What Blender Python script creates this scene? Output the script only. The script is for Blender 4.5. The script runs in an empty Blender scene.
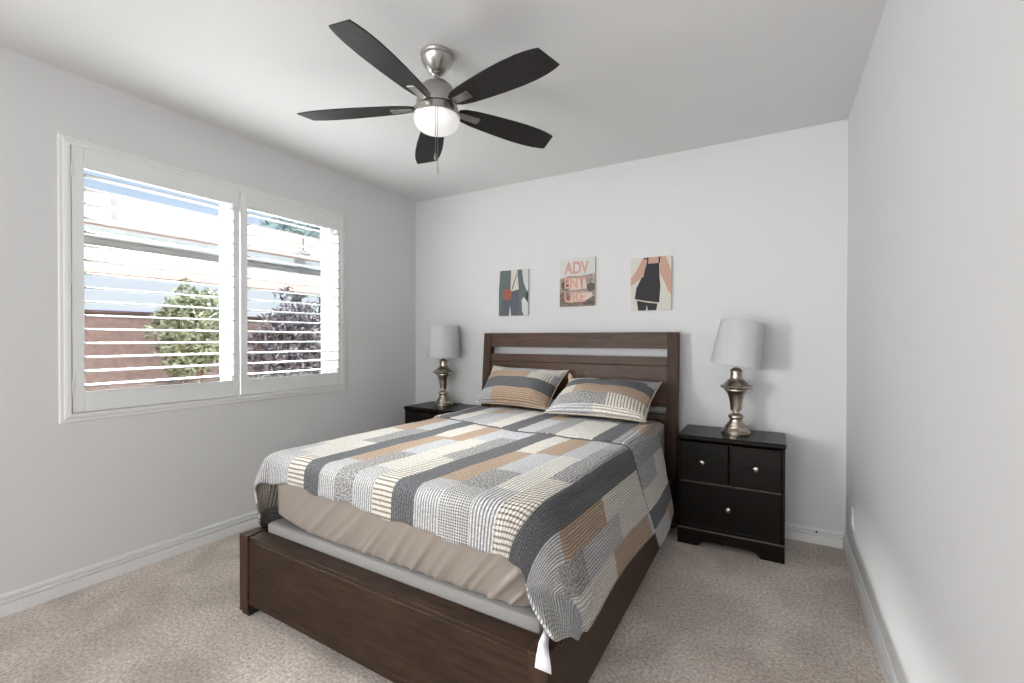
import bpy, bmesh, math, random
from mathutils import Vector, Matrix, noise
random.seed(7)
PI = math.pi
scn = bpy.context.scene
COL = scn.collection

def lin(r, g, b):
    def f(c):
        c /= 255.0
        return c / 12.92 if c <= 0.04045 else ((c + 0.055) / 1.055) ** 2.4
    return (f(r), f(g), f(b), 1.0)

# ------------------------------------------------------------------ camera
cam_data = bpy.data.cameras.new('camera')
cam = bpy.data.objects.new('camera', cam_data)
COL.objects.link(cam)
yaw, pitch, roll = math.radians(29.98), math.radians(-0.393), math.radians(0.078)
fw = Vector((-math.sin(yaw) * math.cos(pitch), math.cos(yaw) * math.cos(pitch), math.sin(pitch)))
rt = Vector((math.cos(yaw), math.sin(yaw), 0))
up = rt.cross(fw)
r2 = rt * math.cos(roll) + up * math.sin(roll)
u2 = -rt * math.sin(roll) + up * math.cos(roll)
m = Matrix((r2, u2, -fw)).transposed().to_4x4()
m.translation = (0, 0, 1.343)
cam.matrix_world = m
cam_data.sensor_width = 36.0
cam_data.lens = 458.73 * 36.0 / 1024.0
cam_data.clip_start = 0.05
cam_data.clip_end = 400
scn.camera = cam

# ------------------------------------------------------------------ colour management
scn.view_settings.view_transform = 'Standard'
scn.view_settings.look = 'None'
scn.view_settings.gamma = 1.0
scn.view_settings.use_curve_mapping = False
scn.view_settings.exposure = 0.08

# ------------------------------------------------------------------ sky
world = bpy.data.worlds.new('sky')
scn.world = world
world.use_nodes = True
wn, wl = world.node_tree.nodes, world.node_tree.links
wn.clear()
wo = wn.new('ShaderNodeOutputWorld')
bg = wn.new('ShaderNodeBackground')
tc = wn.new('ShaderNodeTexCoord')
sp = wn.new('ShaderNodeSeparateXYZ')
cr = wn.new('ShaderNodeValToRGB')
cr.color_ramp.elements[0].position = 0.0
cr.color_ramp.elements[0].color = (0.92, 0.95, 1.0, 1)
cr.color_ramp.elements[1].position = 0.45
cr.color_ramp.elements[1].color = (0.34, 0.56, 0.95, 1)
wl.new(tc.outputs['Generated'], sp.inputs[0])
wl.new(sp.outputs['Z'], cr.inputs[0])
wl.new(cr.outputs[0], bg.inputs[0])
bg.inputs[1].default_value = 1.0
wl.new(bg.outputs[0], wo.inputs[0])

# ------------------------------------------------------------------ lamps
def light(name, kind, loc, target, energy, color=(1, 1, 1), sx=1.0, sy=1.0):
    d = bpy.data.lights.new(name, kind)
    d.energy = energy
    d.color = color
    if kind == 'AREA':
        d.shape = 'RECTANGLE'
        d.size, d.size_y = sx, sy
    o = bpy.data.objects.new(name, d)
    COL.objects.link(o)
    o.location = loc
    o.rotation_euler = (Vector(target) - Vector(loc)).to_track_quat('-Z', 'Y').to_euler()
    return o

sun = light('sun', 'SUN', (6, -2, 12), (-7, 3, 0.0), 4.4, (1.0, 0.95, 0.90))
sun.data.angle = 0.01
# added unseen area lamp standing in for bright sky, high over the shutters
lk = light('sky_fill_outside', 'AREA', (-6.2, 1.4, 4.3), (-3.2, 1.8, 1.65), 2000, (1.0, 0.99, 0.99), 4.2, 1.3)
lk.data.spread = math.radians(80)
# added unseen fill lamps: window side, and a wide one behind the camera
lw = light('fill_window_side', 'AREA', (-2.9, -1.2, 1.5), (0.39, 3.1, 1.3), 16, (0.985, 0.99, 1.0), 0.9, 1.2)
lw.data.spread = math.radians(75)
light('fill_behind', 'AREA', (-1.0, -2.75, 1.4), (-1.5, 3.0, 1.4), 92, (0.98, 0.99, 1.0), 3.0, 1.8)

# ------------------------------------------------------------------ materials
def new_mat(name):
    mt = bpy.data.materials.new(name)
    mt.use_nodes = True
    nt = mt.node_tree
    return mt, nt.nodes, nt.links, nt.nodes['Principled BSDF']

def tex_coord(n, l, kind='Object', scale=(1, 1, 1)):
    t = n.new('ShaderNodeTexCoord')
    mp = n.new('ShaderNodeMapping')
    mp.inputs['Scale'].default_value = scale
    l.new(t.outputs[kind], mp.inputs[0])
    return mp.outputs[0]

def ramp(n, l, fac, c0, c1, p0=0.0, p1=1.0):
    r = n.new('ShaderNodeValToRGB')
    r.color_ramp.elements[0].position = p0
    r.color_ramp.elements[0].color = c0
    r.color_ramp.elements[1].position = p1
    r.color_ramp.elements[1].color = c1
    l.new(fac, r.inputs[0])
    return r.outputs[0]

def bump(n, l, b, height, strength, dist, prev=None):
    bp = n.new('ShaderNodeBump')
    bp.inputs['Strength'].default_value = strength
    bp.inputs['Distance'].default_value = dist
    l.new(height, bp.inputs['Height'])
    if prev is not None:
        l.new(prev, bp.inputs['Normal'])
    l.new(bp.outputs[0], b.inputs['Normal'])
    return bp.outputs[0]

def simple(name, col, rough=0.5, metal=0.0, spec=0.5, nscale=0, nstr=0.1, ndist=0.002, var=0.0):
    mt, n, l, b = new_mat(name)
    b.inputs['Base Color'].default_value = col
    b.inputs['Roughness'].default_value = rough
    b.inputs['Metallic'].default_value = metal
    b.inputs['Specular IOR Level'].default_value = spec
    if nscale:
        v = tex_coord(n, l)
        nz = n.new('ShaderNodeTexNoise')
        nz.inputs['Scale'].default_value = nscale
        nz.inputs['Detail'].default_value = 3
        l.new(v, nz.inputs['Vector'])
        if nstr:
            bump(n, l, b, nz.outputs['Fac'], nstr, ndist)
        if var:
            c0 = tuple(c * (1 - var) for c in col[:3]) + (1,)
            c1 = tuple(min(1, c * (1 + var)) for c in col[:3]) + (1,)
            l.new(ramp(n, l, nz.outputs['Fac'], c0, c1, 0.3, 0.7), b.inputs['Base Color'])
    return mt

def wood(name, c0, c1, rough=0.35, stretch=(1, 1, 1), scale=9.0, axis_bands=True):
    mt, n, l, b = new_mat(name)
    v = tex_coord(n, l, 'Object', stretch)
    nz = n.new('ShaderNodeTexNoise')
    nz.inputs['Scale'].default_value = scale
    nz.inputs['Detail'].default_value = 6
    nz.inputs['Roughness'].default_value = 0.62
    nz.inputs['Distortion'].default_value = 0.5
    l.new(v, nz.inputs['Vector'])
    l.new(ramp(n, l, nz.outputs['Fac'], c0, c1, 0.3, 0.72), b.inputs['Base Color'])
    b.inputs['Roughness'].default_value = rough
    b.inputs['Specular IOR Level'].default_value = 0.22
    bump(n, l, b, nz.outputs['Fac'], 0.12, 0.002)
    return mt

M = {}
M['wall'] = simple('wall_paint', lin(214, 214, 214), 0.7, spec=0.25, nscale=95, nstr=0.12, ndist=0.003)
M['ceiling'] = simple('ceiling_paint', lin(222, 222, 222), 0.8, spec=0.2, nscale=70, nstr=0.12, ndist=0.003)
M['trim'] = simple('white_trim', lin(226, 226, 225), 0.42, spec=0.4)
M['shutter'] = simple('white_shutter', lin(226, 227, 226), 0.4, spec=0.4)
M['louver'] = simple('white_louver_shaded', lin(158, 159, 159), 0.45, spec=0.3)  # white louvers greyed: shade of the backlit edges put into the colour
M['sash'] = simple('white_vinyl_sash', lin(228, 232, 230), 0.4)
M['black'] = simple('black_rubber', lin(22, 21, 20), 0.6)
M['nickel'] = simple('brushed_nickel', lin(176, 172, 168), 0.32, 1.0, nscale=60, nstr=0.03)
M['knob'] = simple('satin_nickel_knob', lin(205, 200, 192), 0.3, 1.0)
M['pewter'] = simple('antique_pewter', lin(176, 166, 152), 0.3, 1.0, nscale=25, nstr=0.04, var=0.12)
M['shade'] = simple('white_linen_shade', lin(194, 194, 194), 0.85, spec=0.1, nscale=320, nstr=0.1, ndist=0.001)
M['espresso'] = wood('espresso_laminate', lin(11, 8, 5), lin(21, 16, 12), 0.33, (1.2, 6, 14), 5)
M['espresso_edge_highlight'] = simple('espresso_edge_highlight', lin(84, 78, 72), 0.35)  # lighter than espresso: highlight along the drawer lips put into the colour
M['bed_wood_x'] = wood('walnut_along_width', lin(31, 20, 14), lin(61, 42, 29), 0.5, (1.4, 9, 14), 4)
M['bed_wood_y'] = wood('walnut_along_length', lin(46, 33, 26), lin(74, 55, 43), 0.5, (9, 1.4, 14), 4)
M['bed_wood_z'] = wood('walnut_upright', lin(40, 27, 20), lin(76, 53, 38), 0.5, (12, 12, 1.4), 4)
M['head_wood_lit'] = wood('walnut_headboard_lit', lin(46, 30, 21), lin(88, 61, 43), 0.42, (1.4, 9, 14), 4)  # same walnut as the footboard, lighter: window light put into the colour
M['head_wood_lit'].node_tree.nodes['Principled BSDF'].inputs['Specular IOR Level'].default_value = 0.27
M['fan_blade'] = wood('dark_fan_blade', lin(28, 26, 26), lin(48, 46, 45), 0.5, (6, 6, 6), 8)
M['foundation'] = simple('grey_knit_cover', lin(138, 136, 133), 0.9, spec=0.1, nscale=200, nstr=0.2, ndist=0.001, var=0.06)
M['tag'] = simple('white_satin_tag', lin(226, 226, 230), 0.5)
M['plastic'] = simple('white_plastic', lin(225, 225, 223), 0.35)
M['stucco'] = simple('beige_stucco', lin(226, 208, 200), 0.9, spec=0.1, nscale=30, nstr=0.3, ndist=0.01)
M['bounce_damper'] = simple('dark_bounce_damper', lin(92, 78, 68), 0.95, spec=0.05, nscale=30, nstr=0.3, ndist=0.01)  # dark so that little lamp light bounces off the outer wall
M['fascia'] = simple('grey_fascia', lin(170, 178, 182), 0.7)
M['block'] = simple('red_block', lin(138, 120, 115), 0.9, spec=0.1, nscale=12, nstr=0.3, ndist=0.01, var=0.15)
M['gravel'] = simple('tan_gravel', lin(150, 132, 120), 0.95, spec=0.05, nscale=40, nstr=0.6, ndist=0.02, var=0.2)
M['bark'] = simple('grey_bark', lin(105, 88, 74), 0.9, nscale=20, nstr=0.4, ndist=0.01)
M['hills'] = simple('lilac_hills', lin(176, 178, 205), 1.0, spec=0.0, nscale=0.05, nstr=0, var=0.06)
M['paver'] = simple('pale_paver', lin(235, 210, 196), 0.9)
M['chain'] = simple('chain_metal', lin(150, 148, 145), 0.35, 1.0)

# glass that lets daylight through
mt, n, l, b = new_mat('window_glass')
n.remove(b)
tr = n.new('ShaderNodeBsdfTransparent'); tr.inputs[0].default_value = (0.945, 0.965, 0.955, 1)
gl = n.new('ShaderNodeBsdfGlossy'); gl.inputs['Roughness'].default_value = 0.02
fr = n.new('ShaderNodeFresnel'); fr.inputs[0].default_value = 1.3
mx = n.new('ShaderNodeMixShader')
l.new(fr.outputs[0], mx.inputs[0]); l.new(tr.outputs[0], mx.inputs[1]); l.new(gl.outputs[0], mx.inputs[2])
l.new(mx.outputs[0], n['Material Output'].inputs[0])
M['glass'] = mt

# lit opal bowl
mt, n, l, b = new_mat('lit_opal_glass')
b.inputs['Base Color'].default_value = (0.9, 0.9, 0.88, 1)
b.inputs['Roughness'].default_value = 0.25
b.inputs['Emission Color'].default_value = (1.0, 0.985, 0.96, 1)
b.inputs['Emission Strength'].default_value = 0.30
M['bowl'] = mt

# leaves
def leaf_mat(name, ca, cb):
    mt, n, l, b = new_mat(name)
    oi = n.new('ShaderNodeNewGeometry')
    l.new(ramp(n, l, oi.outputs['Random Per Island'], ca, cb), b.inputs['Base Color'])
    b.inputs['Roughness'].default_value = 0.4
    return mt
M['leaf'] = leaf_mat('green_leaves', lin(96, 110, 84), lin(172, 178, 150))
M['leaf_dark'] = leaf_mat('purple_grey_leaves', lin(44, 40, 46), lin(150, 146, 156))
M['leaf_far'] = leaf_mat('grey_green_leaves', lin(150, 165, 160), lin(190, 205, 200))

# carpet
mt, n, l, b = new_mat('beige_cut_pile_carpet')
v = tex_coord(n, l)
n1 = n.new('ShaderNodeTexNoise'); n1.inputs['Scale'].default_value = 70; n1.inputs['Detail'].default_value = 8; n1.inputs['Roughness'].default_value = 0.85
n2 = n.new('ShaderNodeTexNoise'); n2.inputs['Scale'].default_value = 2.6; n2.inputs['Detail'].default_value = 5; n2.inputs['Distortion'].default_value = 0.6
l.new(v, n1.inputs['Vector']); l.new(v, n2.inputs['Vector'])
ca = ramp(n, l, n1.outputs['Fac'], lin(136, 117, 105), lin(253, 243, 233), 0.34, 0.64)
cb = ramp(n, l, n2.outputs['Fac'], (0.78, 0.765, 0.755, 1), (1, 1, 1, 1), 0.40, 0.60)
mu = n.new('ShaderNodeMix'); mu.data_type = 'RGBA'; mu.blend_type = 'MULTIPLY'; mu.inputs['Factor'].default_value = 1.0
l.new(ca, mu.inputs['A']); l.new(cb, mu.inputs['B'])
l.new(mu.outputs['Result'], b.inputs['Base Color'])
b.inputs['Roughness'].default_value = 1.0
b.inputs['Specular IOR Level'].default_value = 0.05
b.inputs['Sheen Weight'].default_value = 0.15
bump(n, l, b, n1.outputs['Fac'], 0.6, 0.006)
M['carpet'] = mt

# taupe satin sheet
mt, n, l, b = new_mat('taupe_sateen')
b.inputs['Base Color'].default_value = lin(134, 124, 115)
b.inputs['Roughness'].default_value = 0.42
b.inputs['Sheen Weight'].default_value = 0.2
M['sheet'] = mt

# quilt fabrics: UV in metres, u across a strip, v along it
def quilt_mat(name, base, line=None, axis=0, pitch_=0.012, duty=0.3, speck=0.10, nsc=260, checks=False, soft=0.25):
    mt, n, l, b = new_mat(name)
    t = n.new('ShaderNodeTexCoord')
    sx = n.new('ShaderNodeSeparateXYZ'); l.new(t.outputs['UV'], sx.inputs[0])
    nz = n.new('ShaderNodeTexNoise'); nz.inputs['Scale'].default_value = nsc; nz.inputs['Detail'].default_value = 2
    l.new(t.outputs['UV'], nz.inputs['Vector'])
    c0 = tuple(max(0, c * (1 - speck)) for c in base[:3]) + (1,)
    c1 = tuple(min(1, c * (1 + speck)) for c in base[:3]) + (1,)
    col = ramp(n, l, nz.outputs['Fac'], c0, c1, 0.38, 0.62)
    def tri(out, p):
        a = n.new('ShaderNodeMath'); a.operation = 'MULTIPLY'; a.inputs[1].default_value = 2 * PI / p
        l.new(out, a.inputs[0])
        s = n.new('ShaderNodeMath'); s.operation = 'SINE'; l.new(a.outputs[0], s.inputs[0])
        q = n.new('ShaderNodeMath'); q.operation = 'MULTIPLY_ADD'; q.inputs[1].default_value = 0.5; q.inputs[2].default_value = 0.5
        l.new(s.outputs[0], q.inputs[0])
        return q.outputs[0]
    if line is not None:
        w = tri(sx.outputs[axis], pitch_)
        if checks:
            w2 = tri(sx.outputs[1 - axis], pitch_)
            mm = n.new('ShaderNodeMath'); mm.operation = 'MULTIPLY'
            l.new(w, mm.inputs[0]); l.new(w2, mm.inputs[1]); w = mm.outputs[0]
        f = ramp(n, l, w, (0, 0, 0, 1), (1, 1, 1, 1), max(0, 1 - duty - soft), min(1, 1 - duty + soft * 0.4))
        mi = n.new('ShaderNodeMix'); mi.data_type = 'RGBA'
        l.new(f, mi.inputs['Factor']); l.new(col, mi.inputs['A']); mi.inputs['B'].default_value = line
        col = mi.outputs['Result']
    l.new(col, b.inputs['Base Color'])
    b.inputs['Roughness'].default_value = 0.95
    b.inputs['Specular IOR Level'].default_value = 0.1
    b.inputs['Sheen Weight'].default_value = 0.1
    # quilting rows and little puckers
    rows = tri(sx.outputs[0], 0.0125)
    p2 = n.new('ShaderNodeTexNoise'); p2.inputs['Scale'].default_value = 62; p2.inputs['Detail'].default_value = 2
    l.new(t.outputs['UV'], p2.inputs['Vector'])
    ad = n.new('ShaderNodeMath'); ad.operation = 'ADD'
    l.new(rows, ad.inputs[0]); l.new(p2.outputs['Fac'], ad.inputs[1])
    bump(n, l, b, ad.outputs[0], 0.7, 0.0075)
    return mt
QN = ['char', 'tan', 'cream', 'rib', 'tweed', 'blue', 'ladder', 'check', 'grey', 'bind']
Q = {
    'char': quilt_mat('charcoal_patch', lin(92, 92, 95), None, speck=0.36, nsc=120),
    'tan': quilt_mat('tan_patch', lin(174, 151, 131), lin(132, 111, 93), 0, 0.0125, 0.24, 0.22, nsc=110),
    'cream': quilt_mat('cream_patch', lin(210, 206, 199), lin(160, 153, 144), 0, 0.0125, 0.24, 0.2, nsc=110),
    'rib': quilt_mat('grey_rib_patch', lin(192, 191, 191), lin(122, 121, 122), 0, 0.0125, 0.28, 0.22, nsc=120),
    'tweed': quilt_mat('tweed_patch', lin(142, 140, 139), None, speck=0.7, nsc=140),
    'blue': quilt_mat('pale_blue_grey_patch', lin(186, 186, 189), lin(150, 150, 154), 0, 0.0125, 0.24, 0.24, nsc=110),
    'ladder': quilt_mat('cream_patch_with_brown_bars', lin(206, 201, 192), lin(132, 123, 112), 1, 0.021, 0.28, 0.18, nsc=110, soft=0.22),
    'check': quilt_mat('black_white_check_patch', lin(184, 182, 179), lin(86, 84, 84), 0, 0.0105, 0.6, 0.25, checks=True),
    'grey': quilt_mat('mid_grey_patch', lin(170, 170, 172), lin(128, 128, 130), 0, 0.010, 0.3, 0.3, nsc=120),
    'bind': quilt_mat('binding', lin(178, 166, 150), None, speck=0.1),
    'seam': quilt_mat('dark_seam', lin(94, 92, 92), None, speck=0.1),
}
QMATS = [Q[k] for k in QN]
QI = {k: i for i, k in enumerate(QN)}

# ------------------------------------------------------------------ mesh helpers
class MB:
    """collects shapes in one bmesh, in coordinates relative to off"""
    def __init__(self, off=(0, 0, 0)):
        self.bm = bmesh.new()
        self.off = Vector(off)
    def verts(self, pts):
        return [self.bm.verts.new(Vector(p) - self.off) for p in pts]
    def box(self, x0, x1, y0, y1, z0, z1, mi=0):
        v = self.verts([(x, y, z) for z in (z0, z1) for y in (y0, y1) for x in (x0, x1)])
        for idx in ((0, 2, 3, 1), (4, 5, 7, 6), (0, 1, 5, 4), (2, 6, 7, 3), (0, 4, 6, 2), (1, 3, 7, 5)):
            f = self.bm.faces.new([v[i] for i in idx]); f.material_index = mi
        return self
    def prism(self, poly, fn0, fn1, mi=0):
        """poly of (a,b); fn maps (a,b) to 3D at each end"""
        a = self.verts([fn0(p) for p in poly]); b_ = self.verts([fn1(p) for p in poly])
        k = len(poly)
        fs = [self.bm.faces.new(a), self.bm.faces.new(b_[::-1])]
        for i in range(k):
            fs.append(self.bm.faces.new([a[i], b_[i], b_[(i + 1) % k], a[(i + 1) % k]]))
        for f in fs: f.material_index = mi
        return self
    def lathe(self, prof, c=(0, 0, 0), seg=40, cap=True, axis=None):
        c = Vector(c)
        rings = []
        for r, z in prof:
            if r < 1e-5:
                rings.append(self.verts([c + Vector((0, 0, z))]))
            else:
                rings.append(self.verts([c + Vector((r * math.cos(2 * PI * i / seg), r * math.sin(2 * PI * i / seg), z)) for i in range(seg)]))
        for A, B in zip(rings, rings[1:]):
            for i in range(seg):
                j = (i + 1) % seg
                if len(A) == 1 and len(B) == 1: continue
                if len(A) == 1: self.bm.faces.new([A[0], B[i], B[j]])
                elif len(B) == 1: self.bm.faces.new([A[i], A[j], B[0]])
                else: self.bm.faces.new([A[i], A[j], B[j], B[i]])
        if cap:
            if len(rings[0]) > 1: self.bm.faces.new(rings[0][::-1])
            if len(rings[-1]) > 1: self.bm.faces.new(rings[-1])
        return self
    def tube(self, pts, r, seg=8):
        pts = [Vector(p) for p in pts]
        rings = []
        for i, p in enumerate(pts):
            d = (pts[min(i + 1, len(pts) - 1)] - pts[max(i - 1, 0)]).normalized()
            a = d.orthogonal().normalized() if i == 0 else (a - d * a.dot(d)).normalized()
            b_ = d.cross(a)
            rr = r[i] if isinstance(r, (list, tuple)) else r
            rings.append(self.verts([p + a * rr * math.cos(2 * PI * k / seg) + b_ * rr * math.sin(2 * PI * k / seg) for k in range(seg)]))
        for A, B in zip(rings, rings[1:]):
            for k in range(seg):
                self.bm.faces.new([A[k], A[(k + 1) % seg], B[(k + 1) % seg], B[k]])
        self.bm.faces.new(rings[0][::-1]); self.bm.faces.new(rings[-1])
        return self
    def xform(self, mat):
        bmesh.ops.transform(self.bm, matrix=mat, verts=self.bm.verts[:])
        return self
    def build(self, name, mat, parent=None, bevel=0.0, smooth=None, loc=None, segs=2):
        bmesh.ops.recalc_face_normals(self.bm, faces=self.bm.faces[:])
        me = bpy.data.meshes.new(name)
        self.bm.to_mesh(me); self.bm.free()
        for x in (mat if isinstance(mat, (list, tuple)) else [mat]):
            me.materials.append(x)
        o = bpy.data.objects.new(name, me)
        COL.objects.link(o)
        if parent is not None: o.parent = parent
        elif loc is not None: o.location = loc
        else: o.location = self.off
        if bevel:
            b_ = o.modifiers.new('bevel', 'BEVEL'); b_.width = bevel; b_.segments = segs
            b_.limit_method = 'ANGLE'; b_.angle_limit = math.radians(40); b_.harden_normals = False
        if smooth is not None:
            for p in me.polygons: p.use_smooth = True
            if smooth < 180:
                try: me.set_sharp_from_angle(angle=math.radians(smooth))
                except Exception: pass
        return o

def tag(o, label, cat, group=None, kind=None):
    o['label'] = label; o['category'] = cat
    if group: o['group'] = group
    if kind: o['kind'] = kind
    return o
def empty(name, loc, label, cat, group=None):
    o = bpy.data.objects.new(name, None); COL.objects.link(o)
    o.location = loc; o.empty_display_size = 0.1
    return tag(o, label, cat, group)
def struct(o, label=None, cat=None):
    o['kind'] = 'structure'
    if label: o['label'] = label
    if cat: o['category'] = cat
    return o
def copy_tree(o, parent=None):
    c = o.copy(); COL.objects.link(c)
    if parent is not None: c.parent = parent
    for ch in list(o.children): copy_tree(ch, c)
    return c

# ------------------------------------------------------------------ the room
XL, XR, YB, YF, H = -3.228, 0.388, 3.604, -3.0, 2.74
WY0, WY1, WZ0, WZ1 = 0.93, 2.675, 0.945, 2.37     # window opening
TH = 0.16
struct(MB((-1.4, 1, 0)).box(XL - TH, XR + TH, YF - TH, YB + TH, -0.12, 0.0).build('floor', M['carpet']), 'beige cut pile carpet with faint brushed patches', 'floor')
struct(MB((-1.4, 1, H)).box(XL - TH, XR + TH, YF - TH, YB + TH, H, H + 0.12).build('ceiling', M['ceiling']), 'flat white painted ceiling', 'ceiling')
w = MB((XL, 1, 1.37))
w.box(XL - TH, XL, YF, WY0, 0, H).box(XL - TH, XL, WY1, YB, 0, H)
w.box(XL - TH, XL, WY0, WY1, 0, WZ0).box(XL - TH, XL, WY0, WY1, WZ1, H)
struct(w.build('wall_left', M['wall']), 'pale grey wall with the shuttered window', 'wall')
w = MB((XL - TH - 0.012, 1, 1.37)); xe = XL - TH  # unseen dark cladding, added to cut light bounced into the yard
w.box(xe - 0.02, xe - 0.002, YF - 0.2, WY0, -0.3, 3.0).box(xe - 0.02, xe - 0.002, WY1, YB + 0.2, -0.3, 3.0)
w.box(xe - 0.02, xe - 0.002, WY0, WY1, -0.3, WZ0).box(xe - 0.02, xe - 0.002, WY0, WY1, WZ1, 3.0)
struct(w.build('wall_bounce_damper', M['bounce_damper']), 'added dark cladding outside the window wall that cuts bounced light', 'wall')
struct(MB((-1.4, YB, 1.37)).box(XL - TH, XR + TH, YB, YB + TH, 0, H).build('wall_back', M['wall']), 'pale grey wall behind the bed', 'wall')
struct(MB((XR, 1, 1.37)).box(XR, XR + TH, YF, YB, 0, H).build('wall_right', M['wall']), 'pale blank wall on the right', 'wall')
struct(MB((-1.4, YF, 1.37)).box(XL - TH, XR + TH, YF - TH, YF, 0, H).build('wall_front', M['wall']), 'wall behind the viewer', 'wall')

# baseboards: stepped profile (depth, height)
BP = [(0, 0), (0.015, 0), (0.015, 0.056), (0.003, 0.0595), (0.003, 0.0655), (0.0135, 0.067), (0.0135, 0.078), (0.002, 0.0805), (0.002, 0.0865), (0.0095, 0.088), (0.0085, 0.100), (0.004, 0.105), (0, 0.105)]
def baseboard(name, f0, f1, lab):
    struct(MB().prism(BP, f0, f1).build(name, M['trim']), lab, 'baseboard')
baseboard('baseboard_left', lambda p: (XL + p[0], YF, p[1]), lambda p: (XL + p[0], YB - p[0], p[1]), 'white moulded baseboard under the window wall')
baseboard('baseboard_back', lambda p: (XL + p[0], YB - p[0], p[1]), lambda p: (XR - p[0], YB - p[0], p[1]), 'white moulded baseboard behind bed and nightstands')
baseboard('baseboard_right', lambda p: (XR - p[0], YF, p[1]), lambda p: (XR - p[0], YB - p[0], p[1]), 'white moulded baseboard along right wall')

# window casing (picture frame moulding on the wall)
def frame_ring(mb, y0, y1, z0, z1, prof, xs):
    """mitred ring; prof of (inset from the outer edge, proud of the wall)"""
    loops = []
    for ins, pr in prof:
        loops.append(mb.verts([(xs + pr, y0 + ins, z0 + ins), (xs + pr, y1 - ins, z0 + ins), (xs + pr, y1 - ins, z1 - ins), (xs + pr, y0 + ins, z1 - ins)]))
    for A, B in zip(loops, loops[1:]):
        for i in range(4):
            mb.bm.faces.new([A[i], A[(i + 1) % 4], B[(i + 1) % 4], B[i]])
    return mb
cz = MB((XL, 1.8, 1.65))
frame_ring(cz, 0.885, 2.715, 0.895, 2.403, [(0, 0), (0, 0.005), (0.005, 0.009), (0.018, 0.009), (0.022, 0.013), (0.034, 0.016), (0.046, 0.016), (0.046, -0.10)], XL)
struct(cz.build('trim_1', M['trim']), 'white picture-frame casing around the shutters', 'window casing')

# window behind the shutters
SX = XL - 0.125
wf = MB((SX, 1.8, 1.65))
frame_ring(wf, WY0, WY1, WZ0, WZ1, [(0, -0.035), (0, 0.03), (0.04, 0.03), (0.04, -0.035), (0, -0.035)], SX)
win = struct(wf.build('window_1', M['sash']), 'white vinyl sliding window behind the shutters', 'window')
sm = MB((SX, 1.8, 1.65))
frame_ring(sm, WY0 + 0.04, 1.835, WZ0 + 0.04, WZ1 - 0.04, [(0, -0.02), (0, 0.02), (0.045, 0.02), (0.045, -0.02), (0, -0.02)], SX + 0.005)
frame_ring(sm, 1.765, WY1 - 0.04, WZ0 + 0.04, WZ1 - 0.04, [(0, -0.012), (0, 0.012), (0.045, 0.012), (0.045, -0.012), (0, -0.012)], SX - 0.018)
sm.build('window_sash', M['sash'], win)
gm = MB((SX, 1.8, 1.65))
gm.box(SX + 0.003, SX + 0.007, WY0 + 0.08, 1.795, WZ0 + 0.08, WZ1 - 0.08)
gm.box(SX - 0.021, SX - 0.017, 1.805, WY1 - 0.08, WZ0 + 0.08, WZ1 - 0.08)
gm.build('window_pane', M['glass'], win)

# shutters: two hinged panels with open louvers
def shutter(y0, y1, o0, o1, hinge_y, label):
    X0 = XL - 0.004; z0, z1 = 0.945, 2.362; oz0, oz1 = 1.053, 2.258
    base = (X0, (y0 + y1) / 2, z0)
    root = empty('shutter_panel', base, label, 'shutter', 'plantation shutter panels in the window')
    f = MB(base)
    xa, xb = X0 - 0.012, X0 + 0.016
    f.box(xa, xb, y0, o0, z0, z1).box(xa, xb, o1, y1, z0, z1)
    f.box(xa, xb, o0, o1, z0, oz0).box(xa, xb, o0, o1, oz1, z1)
    f.build('shutter_frame', M['shutter'], root, bevel=0.003)
    nl = 16; pt = (oz1 - oz0) / nl
    prof = []
    for k in range(20):
        a = 2 * PI * k / 20
        prof.append((0.0435 * math.cos(a), 0.0066 * math.sin(a) * (abs(math.cos(a)) * 0.35 + 0.65)))
    th = math.radians(-3)
    proto = None
    for k in range(nl):
        zc = oz0 + pt * (k + 0.5) - 0.004
        if proto is None:
            lm = MB((0, 0, 0))
            rot = lambda p: (p[0] * math.cos(th) - p[1] * math.sin(th), p[0] * math.sin(th) + p[1] * math.cos(th))
            hw = (o1 - o0) / 2 - 0.0015
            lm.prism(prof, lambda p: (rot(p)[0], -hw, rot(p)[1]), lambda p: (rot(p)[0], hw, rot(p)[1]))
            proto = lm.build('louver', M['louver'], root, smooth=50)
            lo = proto
        else:
            lo = proto.copy(); COL.objects.link(lo); lo.parent = root
        lo.location = (-0.004, (o0 + o1) / 2 - base[1], zc - z0)
    MB(base).box(X0 - 0.056, X0 - 0.05, o1 - 0.052, o1 - 0.046, oz0 + 0.03, oz1 - 0.03).build('tilt_rod', M['shutter'], root)
    for hz in (z0 + 0.14, (z0 + z1) / 2, z1 - 0.14):
        s = 1 if hinge_y == y1 else -1
        MB(base).lathe([(0.0045, hz - 0.032), (0.0045, hz + 0.032)], (X0 + 0.019, hinge_y - s * 0.002, 0), 12).build('hinge', M['trim'], root)
    return root
shutter(0.936, 1.808, 0.987, 1.764, 0.936, 'white louvered shutter panel on the left half of the window')
shutter(1.816, 2.669, 1.862, 2.630, 2.669, 'white louvered shutter panel on the right half of the window')

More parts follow.
